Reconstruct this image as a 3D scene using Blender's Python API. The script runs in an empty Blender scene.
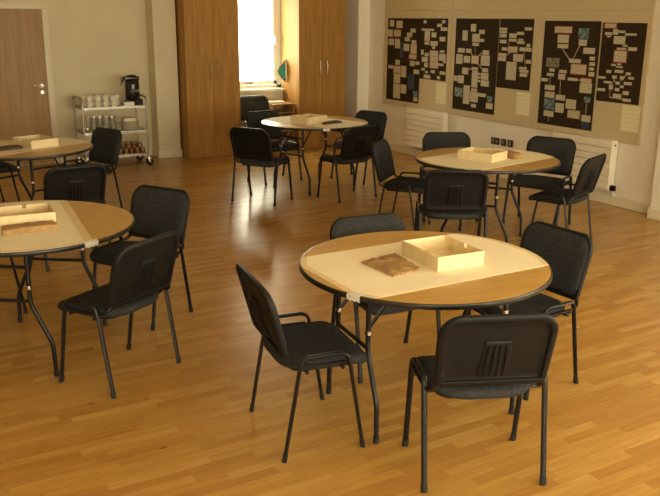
import bpy, bmesh, math, random
from mathutils import Vector, Matrix
random.seed(7)
PI = math.pi
S = bpy.context.scene
COL = S.collection

# ------------------------------------------------------------------ materials
def new_mat(name):
    m = bpy.data.materials.new(name); m.use_nodes = True
    nt = m.node_tree
    return m, nt, nt.nodes['Principled BSDF']

def plain(name, col, rough=.5, metal=0.0, spec=.5, noise=0.0, nscale=40.0, bump=0.0, bscale=200.0, alpha=None):
    m, nt, b = new_mat(name)
    b.inputs['Base Color'].default_value = (*col, 1)
    b.inputs['Roughness'].default_value = rough
    b.inputs['Metallic'].default_value = metal
    b.inputs['Specular IOR Level'].default_value = spec
    tc = nt.nodes.new('ShaderNodeTexCoord')
    if noise:
        n = nt.nodes.new('ShaderNodeTexNoise'); n.inputs['Scale'].default_value = nscale; n.inputs['Detail'].default_value = 4
        nt.links.new(tc.outputs['Object'], n.inputs['Vector'])
        r = nt.nodes.new('ShaderNodeValToRGB')
        r.color_ramp.elements[0].position = .3; r.color_ramp.elements[1].position = .7
        r.color_ramp.elements[0].color = (*[c * (1 - noise) for c in col], 1)
        r.color_ramp.elements[1].color = (*[min(1, c * (1 + noise)) for c in col], 1)
        nt.links.new(n.outputs['Fac'], r.inputs['Fac']); nt.links.new(r.outputs['Color'], b.inputs['Base Color'])
    if bump:
        n2 = nt.nodes.new('ShaderNodeTexNoise'); n2.inputs['Scale'].default_value = bscale; n2.inputs['Detail'].default_value = 3
        nt.links.new(tc.outputs['Object'], n2.inputs['Vector'])
        bp = nt.nodes.new('ShaderNodeBump'); bp.inputs['Strength'].default_value = bump; bp.inputs['Distance'].default_value = .002
        nt.links.new(n2.outputs['Fac'], bp.inputs['Height']); nt.links.new(bp.outputs['Normal'], b.inputs['Normal'])
    return m

def wood(name, dark, light, scale=(1, 1, 1), rough=.4, streak=14.0, spec=.5):
    """straight grained veneer; grain runs along the axis with the small scale"""
    m, nt, b = new_mat(name)
    tc = nt.nodes.new('ShaderNodeTexCoord'); mp = nt.nodes.new('ShaderNodeMapping')
    mp.inputs['Scale'].default_value = scale
    nt.links.new(tc.outputs['Object'], mp.inputs['Vector'])
    n = nt.nodes.new('ShaderNodeTexNoise'); n.inputs['Scale'].default_value = streak; n.inputs['Detail'].default_value = 6
    n.inputs['Distortion'].default_value = .6
    nt.links.new(mp.outputs['Vector'], n.inputs['Vector'])
    r = nt.nodes.new('ShaderNodeValToRGB')
    r.color_ramp.elements[0].position = .3; r.color_ramp.elements[1].position = .7
    r.color_ramp.elements[0].color = (*dark, 1); r.color_ramp.elements[1].color = (*light, 1)
    nt.links.new(n.outputs['Fac'], r.inputs['Fac']); nt.links.new(r.outputs['Color'], b.inputs['Base Color'])
    b.inputs['Roughness'].default_value = rough
    b.inputs['Specular IOR Level'].default_value = spec
    return m

def floor_material():
    m, nt, b = new_mat('strip_floor')
    N = nt.nodes.new; L = nt.links.new
    def math_(op, a, c=None):
        n = N('ShaderNodeMath'); n.operation = op
        for i, v in enumerate((a, c)):
            if v is None: continue
            if isinstance(v, (int, float)): n.inputs[i].default_value = v
            else: L(v, n.inputs[i])
        return n.outputs[0]
    tc = N('ShaderNodeTexCoord'); sx = N('ShaderNodeSeparateXYZ'); L(tc.outputs['Object'], sx.inputs[0])
    W, LEN = .056, .46
    yr = math_('DIVIDE', sx.outputs['Y'], W); row = math_('FLOOR', yr); fy = math_('FRACT', yr)
    wn = N('ShaderNodeTexWhiteNoise'); wn.noise_dimensions = '1D'; L(row, wn.inputs['W'])
    xo = math_('ADD', math_('DIVIDE', sx.outputs['X'], LEN), math_('MULTIPLY', wn.outputs['Value'], 7.3))
    colm = math_('FLOOR', xo); fx = math_('FRACT', xo)
    cb = N('ShaderNodeCombineXYZ'); L(row, cb.inputs[0]); L(colm, cb.inputs[1])
    w2 = N('ShaderNodeTexWhiteNoise'); w2.noise_dimensions = '2D'; L(cb.outputs[0], w2.inputs['Vector'])
    ramp = N('ShaderNodeValToRGB'); e = ramp.color_ramp.elements
    e[0].position = 0; e[0].color = (.42, .22, .050, 1); e[1].position = 1; e[1].color = (.525, .315, .086, 1)
    for p, c in ((.10, (.42, .218, .048)), (.5, (.465, .26, .060)), (.85, (.50, .29, .072))):
        q = e.new(p); q.color = (*c, 1)
    L(w2.outputs['Value'], ramp.inputs['Fac'])
    # grain
    ofs = N('ShaderNodeCombineXYZ'); L(math_('MULTIPLY', w2.outputs['Value'], 31.0), ofs.inputs[2])
    va = N('ShaderNodeVectorMath'); va.operation = 'ADD'; L(tc.outputs['Object'], va.inputs[0]); L(ofs.outputs[0], va.inputs[1])
    mp = N('ShaderNodeMapping'); mp.inputs['Scale'].default_value = (2.2, 22, 1); L(va.outputs[0], mp.inputs['Vector'])
    no = N('ShaderNodeTexNoise'); no.inputs['Scale'].default_value = 2.0; no.inputs['Detail'].default_value = 5; L(mp.outputs[0], no.inputs['Vector'])
    gr = N('ShaderNodeValToRGB'); gr.color_ramp.elements[0].position = .3; gr.color_ramp.elements[1].position = .72
    gr.color_ramp.elements[0].color = (.80, .78, .74, 1); gr.color_ramp.elements[1].color = (1.05, 1.05, 1.05, 1)
    L(no.outputs['Fac'], gr.inputs['Fac'])
    mx = N('ShaderNodeMix'); mx.data_type = 'RGBA'; mx.blend_type = 'MULTIPLY'; mx.inputs[0].default_value = .8
    L(ramp.outputs['Color'], mx.inputs[6]); L(gr.outputs['Color'], mx.inputs[7])
    # thin joints and the odd knot
    j1 = math_('LESS_THAN', fy, .028); j2 = math_('LESS_THAN', fx, .0045)
    jj = math_('MULTIPLY', math_('MAXIMUM', j1, j2), .42)
    m2 = N('ShaderNodeMix'); m2.data_type = 'RGBA'; m2.blend_type = 'MIX'; L(jj, m2.inputs[0])
    L(mx.outputs[2], m2.inputs[6]); m2.inputs[7].default_value = (.22, .11, .028, 1)
    vo = N('ShaderNodeTexVoronoi'); vo.inputs['Scale'].default_value = 1.3
    mp2 = N('ShaderNodeMapping'); mp2.inputs['Scale'].default_value = (1, 2.2, 1); L(tc.outputs['Object'], mp2.inputs['Vector']); L(mp2.outputs[0], vo.inputs['Vector'])
    kn = math_('MULTIPLY', math_('LESS_THAN', vo.outputs['Distance'], .028), .55)
    m3 = N('ShaderNodeMix'); m3.data_type = 'RGBA'; L(kn, m3.inputs[0]); L(m2.outputs[2], m3.inputs[6]); m3.inputs[7].default_value = (.12, .045, .012, 1)
    L(m3.outputs[2], b.inputs['Base Color'])
    n3 = N('ShaderNodeTexNoise'); n3.inputs['Scale'].default_value = 3.0; L(tc.outputs['Object'], n3.inputs['Vector'])
    rr = N('ShaderNodeMapRange'); rr.inputs[3].default_value = .20; rr.inputs[4].default_value = .30; L(n3.outputs['Fac'], rr.inputs[0])
    L(rr.outputs[0], b.inputs['Roughness'])
    # boards lie a hair out of level with each other, so reflections break up
    bp = N('ShaderNodeBump'); bp.inputs['Strength'].default_value = .08; bp.inputs['Distance'].default_value = .003
    hm = math_('ADD', math_('MULTIPLY', w2.outputs['Value'], .25), math_('MULTIPLY', no.outputs['Fac'], .35))
    L(hm, bp.inputs['Height']); L(bp.outputs['Normal'], b.inputs['Normal'])
    b.inputs['Specular IOR Level'].default_value = .39
    return m

def fabric(name, c0, c1):
    m, nt, b = new_mat(name)
    tc = nt.nodes.new('ShaderNodeTexCoord')
    n = nt.nodes.new('ShaderNodeTexNoise'); n.inputs['Scale'].default_value = 260; n.inputs['Detail'].default_value = 2
    nt.links.new(tc.outputs['Object'], n.inputs['Vector'])
    r = nt.nodes.new('ShaderNodeValToRGB'); r.color_ramp.elements[0].position = .38; r.color_ramp.elements[1].position = .66
    r.color_ramp.elements[0].color = (*c0, 1); r.color_ramp.elements[1].color = (*c1, 1)
    nt.links.new(n.outputs['Fac'], r.inputs['Fac']); nt.links.new(r.outputs['Color'], b.inputs['Base Color'])
    b.inputs['Roughness'].default_value = .95; b.inputs['Specular IOR Level'].default_value = .03
    bp = nt.nodes.new('ShaderNodeBump'); bp.inputs['Strength'].default_value = .5; bp.inputs['Distance'].default_value = .001
    nt.links.new(n.outputs['Fac'], bp.inputs['Height']); nt.links.new(bp.outputs['Normal'], b.inputs['Normal'])
    return m

def printed(name, paper, ink, pitch=.013, fill=.55, margin_scale=30):
    """paper printed with rows of unreadably small type (card lies in its local YZ plane)"""
    m, nt, b = new_mat(name)
    N = nt.nodes.new; L = nt.links.new
    tc = N('ShaderNodeTexCoord'); sx = N('ShaderNodeSeparateXYZ'); L(tc.outputs['Object'], sx.inputs[0])
    d = N('ShaderNodeMath'); d.operation = 'DIVIDE'; L(sx.outputs['Z'], d.inputs[0]); d.inputs[1].default_value = pitch
    f = N('ShaderNodeMath'); f.operation = 'FRACT'; L(d.outputs[0], f.inputs[0])
    lt = N('ShaderNodeMath'); lt.operation = 'LESS_THAN'; L(f.outputs[0], lt.inputs[0]); lt.inputs[1].default_value = fill
    mp = N('ShaderNodeMapping'); mp.inputs['Scale'].default_value = (0, 120, 60); L(tc.outputs['Object'], mp.inputs['Vector'])
    n = N('ShaderNodeTexNoise'); n.inputs['Scale'].default_value = 1.0; L(mp.outputs[0], n.inputs['Vector'])
    g = N('ShaderNodeMath'); g.operation = 'GREATER_THAN'; L(n.outputs['Fac'], g.inputs[0]); g.inputs[1].default_value = .43
    mu = N('ShaderNodeMath'); mu.operation = 'MULTIPLY'; L(lt.outputs[0], mu.inputs[0]); L(g.outputs[0], mu.inputs[1])
    mu2 = N('ShaderNodeMath'); mu2.operation = 'MULTIPLY'; L(mu.outputs[0], mu2.inputs[0]); mu2.inputs[1].default_value = .6
    mx = N('ShaderNodeMix'); mx.data_type = 'RGBA'; L(mu2.outputs[0], mx.inputs[0])
    mx.inputs[6].default_value = (*paper, 1); mx.inputs[7].default_value = (*ink, 1)
    L(mx.outputs[2], b.inputs['Base Color']); b.inputs['Roughness'].default_value = .7
    return m

def photo_mat(name, cols, scale=22):
    m, nt, b = new_mat(name)
    tc = nt.nodes.new('ShaderNodeTexCoord'); n = nt.nodes.new('ShaderNodeTexNoise'); n.inputs['Scale'].default_value = scale
    n.inputs['Detail'].default_value = 5
    nt.links.new(tc.outputs['Object'], n.inputs['Vector'])
    r = nt.nodes.new('ShaderNodeValToRGB'); e = r.color_ramp.elements
    e[0].position = .35; e[0].color = (*cols[0], 1); e[1].position = .68; e[1].color = (*cols[-1], 1)
    for i, c in enumerate(cols[1:-1]):
        q = e.new(.45 + .1 * i); q.color = (*c, 1)
    nt.links.new(n.outputs['Fac'], r.inputs['Fac']); nt.links.new(r.outputs['Color'], b.inputs['Base Color'])
    b.inputs['Roughness'].default_value = .4
    return m

def glass(name, tint=(1, 1, 1), refl=.08, milky=0.0):
    m = bpy.data.materials.new(name); m.use_nodes = True; nt = m.node_tree
    nt.nodes.clear()
    o = nt.nodes.new('ShaderNodeOutputMaterial'); t = nt.nodes.new('ShaderNodeBsdfTransparent'); g = nt.nodes.new('ShaderNodeBsdfGlossy')
    t.inputs['Color'].default_value = (*tint, 1); g.inputs['Roughness'].default_value = .03
    lw = nt.nodes.new('ShaderNodeLayerWeight'); pw = nt.nodes.new('ShaderNodeMath'); pw.operation = 'POWER'; pw.inputs[1].default_value = 5
    nt.links.new(lw.outputs['Facing'], pw.inputs[0])
    ad = nt.nodes.new('ShaderNodeMath'); ad.operation = 'MULTIPLY_ADD'; ad.inputs[1].default_value = .7; ad.inputs[2].default_value = refl + .04
    mx = nt.nodes.new('ShaderNodeMixShader')
    nt.links.new(pw.outputs[0], ad.inputs[0]); nt.links.new(ad.outputs[0], mx.inputs[0])
    src = t
    if milky:
        d = nt.nodes.new('ShaderNodeBsdfDiffuse'); d.inputs['Color'].default_value = (.85, .86, .82, 1)
        m0 = nt.nodes.new('ShaderNodeMixShader'); m0.inputs[0].default_value = milky
        nt.links.new(t.outputs[0], m0.inputs[1]); nt.links.new(d.outputs[0], m0.inputs[2]); src = m0
    nt.links.new(src.outputs[0], mx.inputs[1]); nt.links.new(g.outputs[0], mx.inputs[2]); nt.links.new(mx.outputs[0], o.inputs['Surface'])
    return m

M = dict(
    floor=floor_material(),
    wall=plain('cream_wall_paint', (.74, .67, .48), .85, noise=.03, nscale=3, bump=.15, bscale=300),
    wall_pale=plain('off_white_wall_paint', (.90, .865, .765), .8, noise=.02, nscale=3, bump=.15, bscale=300),
    ceil=plain('ceiling_paint', (.80, .76, .66), .9, noise=.02, nscale=4),
    trim=plain('cream_gloss_paint', (.80, .73, .55), .45, noise=.02, nscale=6),
    white=plain('white_gloss_paint', (.92, .90, .83), .35, noise=.02, nscale=8),
    pin=plain('hessian_board', (.60, .505, .31), .95, noise=.06, nscale=90, bump=.3, bscale=500),
    black_card=plain('black_card', (.040, .026, .013), .9, spec=.12, noise=.1, nscale=30),
    card=printed('typed_card', (.66, .60, .42), (.16, .13, .09)),
    redcard=printed('red_edged_card', (.66, .59, .41), (.16, .13, .09)),
    red=plain('red_card_edge', (.40, .075, .035), .7, noise=.05),
    rust=plain('rust_card_edge', (.30, .13, .05), .6, noise=.05),
    sheet=printed('typed_sheet', (.80, .75, .50), (.64, .58, .39), pitch=.045, fill=.2),
    blue=photo_mat('dark_blue_photo', ((.01, .014, .03), (.018, .035, .08), (.04, .07, .12))),
    teal=photo_mat('teal_photo', ((.02, .05, .06), (.06, .16, .17), (.28, .33, .28))),
    olive=photo_mat('olive_photo', ((.06, .05, .02), (.16, .13, .06), (.30, .26, .14)), 40),
    string=plain('ribbon', (.42, .33, .17), .7, noise=.05),
    black_plastic=plain('black_plastic', (.0075, .0075, .0085), .5, spec=.25, noise=.12, nscale=60, bump=.12, bscale=900),
    black_tube=plain('black_steel_tube', (.007, .007, .008), .36, spec=.4, noise=.1, nscale=60),
    rubber=plain('black_rubber', (.012, .012, .012), .8, noise=.1),
    fabric=fabric('charcoal_fabric', (.011, .012, .014), (.076, .079, .085)),
    top=wood('oak_laminate_top', (.47, .275, .060), (.60, .375, .100), (1.2, 14, 1), .34, 3.0),
    ply=wood('plywood_underside', (.55, .40, .20), (.66, .50, .27), (1, 10, 1), .6, 3.0),
    edge=plain('black_edge_band', (.014, .013, .012), .35, noise=.1),
    steel=plain('bright_steel', (.62, .60, .56), .25, 1.0, noise=.04),
    dull_steel=plain('dull_steel', (.42, .40, .365), .4, 1.0, noise=.06, nscale=20),
    chrome=plain('chrome', (.75, .74, .70), .12, 1.0, noise=.02),
    paper=plain('cream_paper', (.90, .82, .60), .75, noise=.025, nscale=5, bump=.06, bscale=30),
    tape=plain('masking_tape', (.74, .60, .33), .6, noise=.04, nscale=50),
    white_tape=plain('white_tape', (.93, .92, .88), .5, noise=.04, nscale=80, bump=.3, bscale=60),
    box=wood('pale_ply_tray', (.72, .59, .34), (.83, .71, .45), (9, 9, 1.4), .55, 3.0),
    bag=plain('brown_paper_bag', (.38, .235, .095), .8, noise=.22, nscale=18, bump=.9, bscale=28),
    darkbag=plain('dark_paper_bag', (.10, .055, .028), .8, noise=.25, nscale=25, bump=.5, bscale=70),
    slip=plain('white_slip', (.82, .76, .60), .7, noise=.02),
    oak=wood('oak_veneer', (.33, .17, .040), (.46, .255, .068), (9, 9, .55), .55, 3.2, .25),
    door=wood('sapele_veneer', (.28, .155, .042), (.41, .24, .078), (8, 8, .5), .45, 3.5),
    pine=wood('pine_unit', (.36, .20, .075), (.47, .28, .115), (1, 8, 8), .5, 3.0),
    rad=plain('radiator_enamel', (.86, .80, .64), .4, noise=.02, nscale=6),
    rad_end=plain('radiator_end_enamel', (.82, .78, .66), .35, noise=.02),
    groove=plain('radiator_groove', (.10, .08, .05), .7, noise=.02),
    china=plain('white_china', (.88, .84, .70), .25, noise=.02),
    urn=plain('black_urn', (.014, .011, .013), .22, spec=.6, noise=.1),
    script=plain('white_lettering', (.75, .68, .66), .5, noise=.03),
    cell_glass=glass('tumbler_glass', (.95, .96, .94), .16, .14),
    pane=glass('window_pane', (.99, .99, .99), .0),
    amber=plain('amber_jar', (.20, .075, .022), .15, noise=.2, nscale=30),
    jarlid=plain('silver_lid', (.55, .50, .42), .3, .8, noise=.05),
    teal_cloth=plain('teal_cloth', (.05, .44, .40), .8, noise=.12, nscale=40, bump=.4, bscale=150),
    red_cloth=plain('red_cloth', (.42, .06, .035), .8, noise=.1),
    yellow_cloth=plain('yellow_cloth', (.62, .44, .06), .8, noise=.1),
    leather=plain('black_vinyl', (.012, .012, .012), .45, noise=.1, bump=.2, bscale=250),
    navy=plain('navy_packet', (.03, .04, .10), .4, noise=.1),
    socket=plain('black_socket_plate', (.018, .015, .012), .4, noise=.1),
    insert=plain('grey_socket_insert', (.23, .19, .13), .45, noise=.05),
)

# ------------------------------------------------------------------ mesh helpers
def link(name, bm, mats, parent=None, loc=(0, 0, 0), smooth=True, angle=40):
    me = bpy.data.meshes.new(name)
    bmesh.ops.recalc_face_normals(bm, faces=bm.faces)
    bm.to_mesh(me); bm.free()
    for m in (mats if isinstance(mats, (list, tuple)) else [mats]):
        me.materials.append(M[m])
    if smooth:
        for p in me.polygons: p.use_smooth = True
        try: me.set_sharp_from_angle(angle=math.radians(angle))
        except Exception: pass
    o = bpy.data.objects.new(name, me); COL.objects.link(o)
    o.location = loc
    if parent: o.parent = parent
    return o

def tag(o, label, cat, group=None, kind=None):
    o['label'] = label; o['category'] = cat
    if group: o['group'] = group
    if kind: o['kind'] = kind
    return o

def thing(name, label, cat, loc=(0, 0, 0), rz=0.0, group=None):
    o = bpy.data.objects.new(name, None); COL.objects.link(o)
    o.empty_display_size = .1
    o.location = loc; o.rotation_euler = (0, 0, rz)
    return tag(o, label, cat, group)

def struct(name, bm, mats, parent=None, loc=(0, 0, 0), smooth=False):
    o = link(name, bm, mats, parent, loc, smooth)
    if not parent: o['kind'] = 'structure'
    return o

def copy_tree(o, parent=None):
    c = o.copy(); COL.objects.link(c)
    if parent: c.parent = parent; c.matrix_parent_inverse = o.matrix_parent_inverse.copy()
    for ch in list(o.children): copy_tree(ch, c)
    return c

def box(bm, x0, x1, y0, y1, z0, z1, bev=0.0, seg=2, mi=0):
    r = bmesh.ops.create_cube(bm, size=1.0)
    for v in r['verts']:
        v.co = Vector(((x0 + x1) / 2 + v.co.x * (x1 - x0), (y0 + y1) / 2 + v.co.y * (y1 - y0), (z0 + z1) / 2 + v.co.z * (z1 - z0)))
    fs = set(f for v in r['verts'] for f in v.link_faces)
    for f in fs: f.material_index = mi
    if bev:
        es = list(set(e for v in r['verts'] for e in v.link_edges))
        rb = bmesh.ops.bevel(bm, geom=es, offset=bev, segments=seg, affect='EDGES', profile=.5)
        for f in rb['faces']: f.material_index = mi
    return bm

def B(*a, **k):
    return box(bmesh.new(), *a, **k)

def smooth_path(pts, n=6):
    """Catmull-Rom through the points"""
    P = [Vector(p) for p in pts]; out = []
    for i in range(len(P) - 1):
        p0 = P[max(i - 1, 0)]; p1 = P[i]; p2 = P[i + 1]; p3 = P[min(i + 2, len(P) - 1)]
        for k in range(n):
            t = k / n
            out.append(.5 * ((2 * p1) + (p2 - p0) * t + (2 * p0 - 5 * p1 + 4 * p2 - p3) * t * t + (3 * p1 - p0 - 3 * p2 + p3) * t ** 3))
    out.append(P[-1]); return out

def fillet(pts, r, n=5):
    """polyline with rounded corners"""
    P = [Vector(p) for p in pts]; out = [P[0]]
    for i in range(1, len(P) - 1):
        a = (P[i - 1] - P[i]); c = (P[i + 1] - P[i]); rr = min(r, a.length * .48, c.length * .48)
        a = P[i] + a.normalized() * rr; c = P[i] + c.normalized() * rr
        for k in range(n + 1):
            t = k / n; out.append((1 - t) ** 2 * a + 2 * t * (1 - t) * P[i] + t * t * c)
    out.append(P[-1]); return out

def tube(bm, pts, rx, ry=None, seg=10, side=None, closed=False):
    """tube along pts; rx across 'side', ry across the other way"""
    ry = ry or rx; P = [Vector(p) for p in pts]; rings = []
    n = len(P)
    s = Vector(side) if side else None
    for i in range(n):
        if closed: t = (P[(i + 1) % n] - P[i - 1])
        else: t = P[min(i + 1, n - 1)] - P[max(i - 1, 0)]
        t.normalize()
        if s is None:
            s = Vector((0, 0, 1)) if abs(t.z) < .9 else Vector((1, 0, 0))
        u = s - t * s.dot(t)
        if u.length < 1e-5: u = t.orthogonal()
        u.normalize(); w = t.cross(u)
        if not side: s = u
        rings.append([bm.verts.new(P[i] + u * rx * math.cos(2 * PI * k / seg) + w * ry * math.sin(2 * PI * k / seg)) for k in range(seg)])
    m = n if closed else n - 1
    for i in range(m):
        a, b = rings[i], rings[(i + 1) % n]
        for k in range(seg):
            bm.faces.new((a[k], a[(k + 1) % seg], b[(k + 1) % seg], b[k]))
    if not closed:
        bm.faces.new(rings[0][::-1]); bm.faces.new(rings[-1])
    return bm

def T(pts, rx, ry=None, seg=10, side=None, closed=False):
    return tube(bmesh.new(), pts, rx, ry, seg, side, closed)

def lathe(bm, prof, seg=24, c=(0, 0, 0), mi=0, cap=True):
    c = Vector(c); rings = []
    for r, z in prof:
        rings.append([bm.verts.new(c + Vector((r * math.cos(2 * PI * k / seg), r * math.sin(2 * PI * k / seg), z))) for k in range(seg)])
    for a, b in zip(rings, rings[1:]):
        for k in range(seg):
            f = bm.faces.new((a[k], a[(k + 1) % seg], b[(k + 1) % seg], b[k])); f.material_index = mi
    if cap:
        f = bm.faces.new(rings[0][::-1]); f.material_index = mi
        f = bm.faces.new(rings[-1]); f.material_index = mi
    return bm

def LA(prof, seg=24, c=(0, 0, 0), cap=True):
    return lathe(bmesh.new(), prof, seg, c, 0, cap)

def rrect(a, b, r, n=7, rb=None):
    r = min(r, a, b); q = min(rb if rb is not None else r, a, b); pts = []
    for cx, cy, a0, r in ((a - r, b - r, 0, r), (-a + r, b - r, 90, r), (-a + q, -b + q, 180, q), (a - q, -b + q, 270, q)):
        for k in range(n + 1):
            t = math.radians(a0 + 90 * k / n)
            pts.append((cx + r * math.cos(t), cy + r * math.sin(t)))
    return pts

def pad(bm, a, b, r, prof, warp, n=7, rmin=.012, rb=None):
    """rounded-rectangle cushion: prof = rings (inset, height) from one pole, round the edge, to the other"""
    rings = []
    for ins, h in prof:
        rings.append([bm.verts.new(warp(x, y, h)) for x, y in rrect(a - ins, b - ins, max(r - ins, rmin), n, None if rb is None else max(rb - ins, rmin * .6))])
    m = len(rings[0])
    for p, q in zip(rings, rings[1:]):
        for k in range(m): bm.faces.new((p[k], p[(k + 1) % m], q[(k + 1) % m], q[k]))
    for ring, h in ((rings[0], prof[0][1]), (rings[-1], prof[-1][1])):
        c = bm.verts.new(warp(0, 0, h))
        for k in range(m): bm.faces.new((ring[k], ring[(k + 1) % m], c))
    return bm

def poly_prism(bm, pts, z0, z1, mi=0):
    lo = [bm.verts.new((x, y, z0)) for x, y in pts]; hi = [bm.verts.new((x, y, z1)) for x, y in pts]
    n = len(pts); fs = [bm.faces.new(lo[::-1]), bm.faces.new(hi)]
    for k in range(n): fs.append(bm.faces.new((lo[k], lo[(k + 1) % n], hi[(k + 1) % n], hi[k])))
    for f in fs: f.material_index = mi
    return bm

# ------------------------------------------------------------------ the room
XR, YB, XL, YF, ZC = 6.89, 11.10, -3.2, -2.8, 2.75
o = struct('floor', B(XL - .2, XR + .2, YF - .2, YB + .35, -.12, 0), 'floor')
o = struct('ceiling', B(XL - .2, XR + .2, YF - .2, YB + .35, ZC, ZC + .12), 'ceil')
bm = bmesh.new()                                   # back wall with the window opening
WX0, WX1, WZ0, WZ1 = 4.76, 5.69, .84, 2.35
box(bm, XL, WX0, YB, YB + .3, 0, ZC); box(bm, WX1, XR + .2, YB, YB + .3, 0, ZC)
box(bm, WX0, WX1, YB, YB + .3, 0, WZ0); box(bm, WX0, WX1, YB, YB + .3, WZ1, ZC)
struct('wall_back', bm, 'wall')
bm = bmesh.new()                                   # right wall; its window stands beside the camera, beyond the frame
SY0, SY1 = -1.6, 1.2
box(bm, XR, XR + .2, YF, SY0, 0, ZC); box(bm, XR, XR + .2, SY1, YB, 0, ZC)
box(bm, XR, XR + .2, SY0, SY1, 0, .85); box(bm, XR, XR + .2, SY0, SY1, 2.5, ZC)
struct('wall_right', bm, 'wall_pale')
struct('wall_left', B(XL - .2, XL, YF, YB + .3, 0, ZC), 'wall')
bm = bmesh.new()                                   # wall behind the camera with three tall windows
RW = [(-1.7, .3), (.9, 2.9), (3.5, 5.5)]; RZ0, RZ1 = .85, 2.5
xs = [XL] + [v for w in RW for v in w] + [XR]
for i in range(0, len(xs), 2): box(bm, xs[i], xs[i + 1], YF - .25, YF, 0, ZC)
for a, b in RW:
    box(bm, a, b, YF - .25, YF, 0, RZ0); box(bm, a, b, YF - .25, YF, RZ1, ZC)
struct('wall_front', bm, 'wall')
bm = bmesh.new()
for y in (SY0, (SY0 + SY1) / 2 - .03, SY1 - .06): box(bm, XR + .08, XR + .14, y, y + .06, .85, 2.5, .006)
for z in (.85, 1.6, 2.44): box(bm, XR + .085, XR + .135, SY0, SY1, z, z + .06, .006)
w = struct('window_5', bm, 'white'); struct('pane', B(XR + .105, XR + .11, SY0 + .05, SY1 - .05, .9, 2.45), 'pane', w)
for i, (a, b) in enumerate(RW):
    bm = bmesh.new()
    for x in (a, (a + b) / 2 - .03, b - .06): box(bm, x, x + .06, YF - .16, YF - .10, RZ0, RZ1, .006)
    for z in (RZ0, RZ0 + .75, RZ1 - .06): box(bm, a, b, YF - .155, YF - .105, z, z + .06, .006)
    w = struct('window_%d' % (i + 2), bm, 'white')
    struct('pane', B(a + .05, b - .05, YF - .135, YF - .13, RZ0 + .05, RZ1 - .05), 'pane', w)

# pilasters and skirting
struct('wall_pilaster_left', B(3.60, 3.92, 10.82, YB, 0, ZC, .006), 'wall')
struct('wall_pilaster_corner', B(6.69, XR, 10.60, YB, 0, ZC, .006), 'wall_pale')
struct('wall_pilaster_right', B(6.755, XR, 3.9, 5.19, 0, ZC, .006), 'wall_pale')
def skirt(bm, x0, x1, y0, y1): box(bm, x0, x1, y0, y1, 0, .105, .006)
bm = bmesh.new(); skirt(bm, 2.32, 3.60, YB - .016, YB); skirt(bm, XL, 1.33, YB - .016, YB); skirt(bm, 4.74, 5.66, YB - .016, YB)
struct('baseboard_back', bm, 'trim')
bm = bmesh.new(); skirt(bm, XR - .016, XR, 5.19, 10.60); struct('baseboard_right', bm, 'trim')
bm = bmesh.new(); skirt(bm, 3.585, 3.935, 10.805, 10.822); skirt(bm, 3.585, 3.60, 10.82, YB - .016); skirt(bm, 6.675, XR, 10.585, 10.602)
skirt(bm, 6.675, 6.69, 10.60, YB); skirt(bm, 6.738, 6.755, 3.9, 5.205); skirt(bm, 6.755, XR, 5.188, 5.205)
struct('trim_1', bm, 'trim')

# window in the back wall
YW = 11.22
bm = bmesh.new()
for x0, x1 in ((WX0, WX0 + .07), (WX1 - .075, WX1)): box(bm, x0, x1, YW - .03, YW + .06, WZ0 + .03, WZ1, .005)
box(bm, WX0, WX1, YW - .03, YW + .06, WZ1 - .07, WZ1, .005); box(bm, WX0, WX1, YW - .03, YW + .06, WZ0 + .03, WZ0 + .08, .005)
win = struct('window_1', bm, 'white', smooth=True)
bm = bmesh.new()
sx0, sx1, sz0, sz1 = WX0 + .075, WX1 - .08, WZ0 + .085, WZ1 - .075
for x0, x1 in ((sx0, sx0 + .055), (sx1 - .055, sx1)): box(bm, x0, x1, YW - .045, YW + .02, sz0, sz1, .005)
for z0, z1 in ((sz0, sz0 + .055), (sz1 - .055, sz1)): box(bm, sx0, sx1, YW - .045, YW + .02, z0, z1, .005)
link('sash', bm, 'white', win)
struct('pane', B(sx0 + .05, sx1 - .05, YW - .012, YW - .006, sz0 + .05, sz1 - .05), 'pane', win)
bm = B(sx1 - .043, sx1 - .018, YW - .06, YW - .044, 1.50, 1.62, .004); box(bm, sx1 - .040, sx1 - .022, YW - .085, YW - .06, 1.585, 1.61, .004)
box(bm, sx1 - .042, sx1 - .020, YW - .095, YW - .08, 1.51, 1.615, .005)
link('window_handle', bm, 'steel', win)
link('window_sill', B(WX0 - .02, 5.655, 11.00, YW - .03, WZ0, WZ0 + .032, .006), 'white', win)
bm = B(5.02, 5.20, YW - .062, YW - .046, sz0 + .005, sz0 + .03, .003)
link('window_stay', bm, 'steel', win)

# door in the back wall
DX0, DX1 = 1.42, 2.236
bm = bmesh.new()
box(bm, DX1, DX1 + .075, YB - .03, YB, 0, 1.97, .004); box(bm, DX0 - .075, DX0, YB - .03, YB, 0, 1.97, .004); box(bm, DX0 - .075, DX1 + .075, YB - .03, YB, 1.97, 2.045, .006)
dr = struct('door_1', bm, 'trim', smooth=True)
struct('door_leaf', B(DX0 + .003, DX1 - .003, YB - .012, YB + .0, .006, 1.967, .002), 'door', dr)
bm = LA([(.024, 0), (.026, .004), (.022, .009)], 20); bmesh.ops.rotate(bm, verts=bm.verts, cent=(0, 0, 0), matrix=Matrix.Rotation(PI / 2, 3, 'X'))
tube(bm, fillet([(0, -.005, 0), (0, -.052, 0), (-.115, -.052, .004)], .02), .0095)
h = link('door_handle', bm, 'steel', dr, (2.165, YB - .012, 1.02))
bm = LA([(.024, 0), (.026, .004), (.022, .009)], 20); box(bm, -.004, .004, -.010, .010, .006, .011)
bmesh.ops.rotate(bm, verts=bm.verts, cent=(0, 0, 0), matrix=Matrix.Rotation(PI / 2, 3, 'X'))
link('keyhole_cover', bm, 'steel', dr, (2.165, YB - .012, .935))

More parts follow.
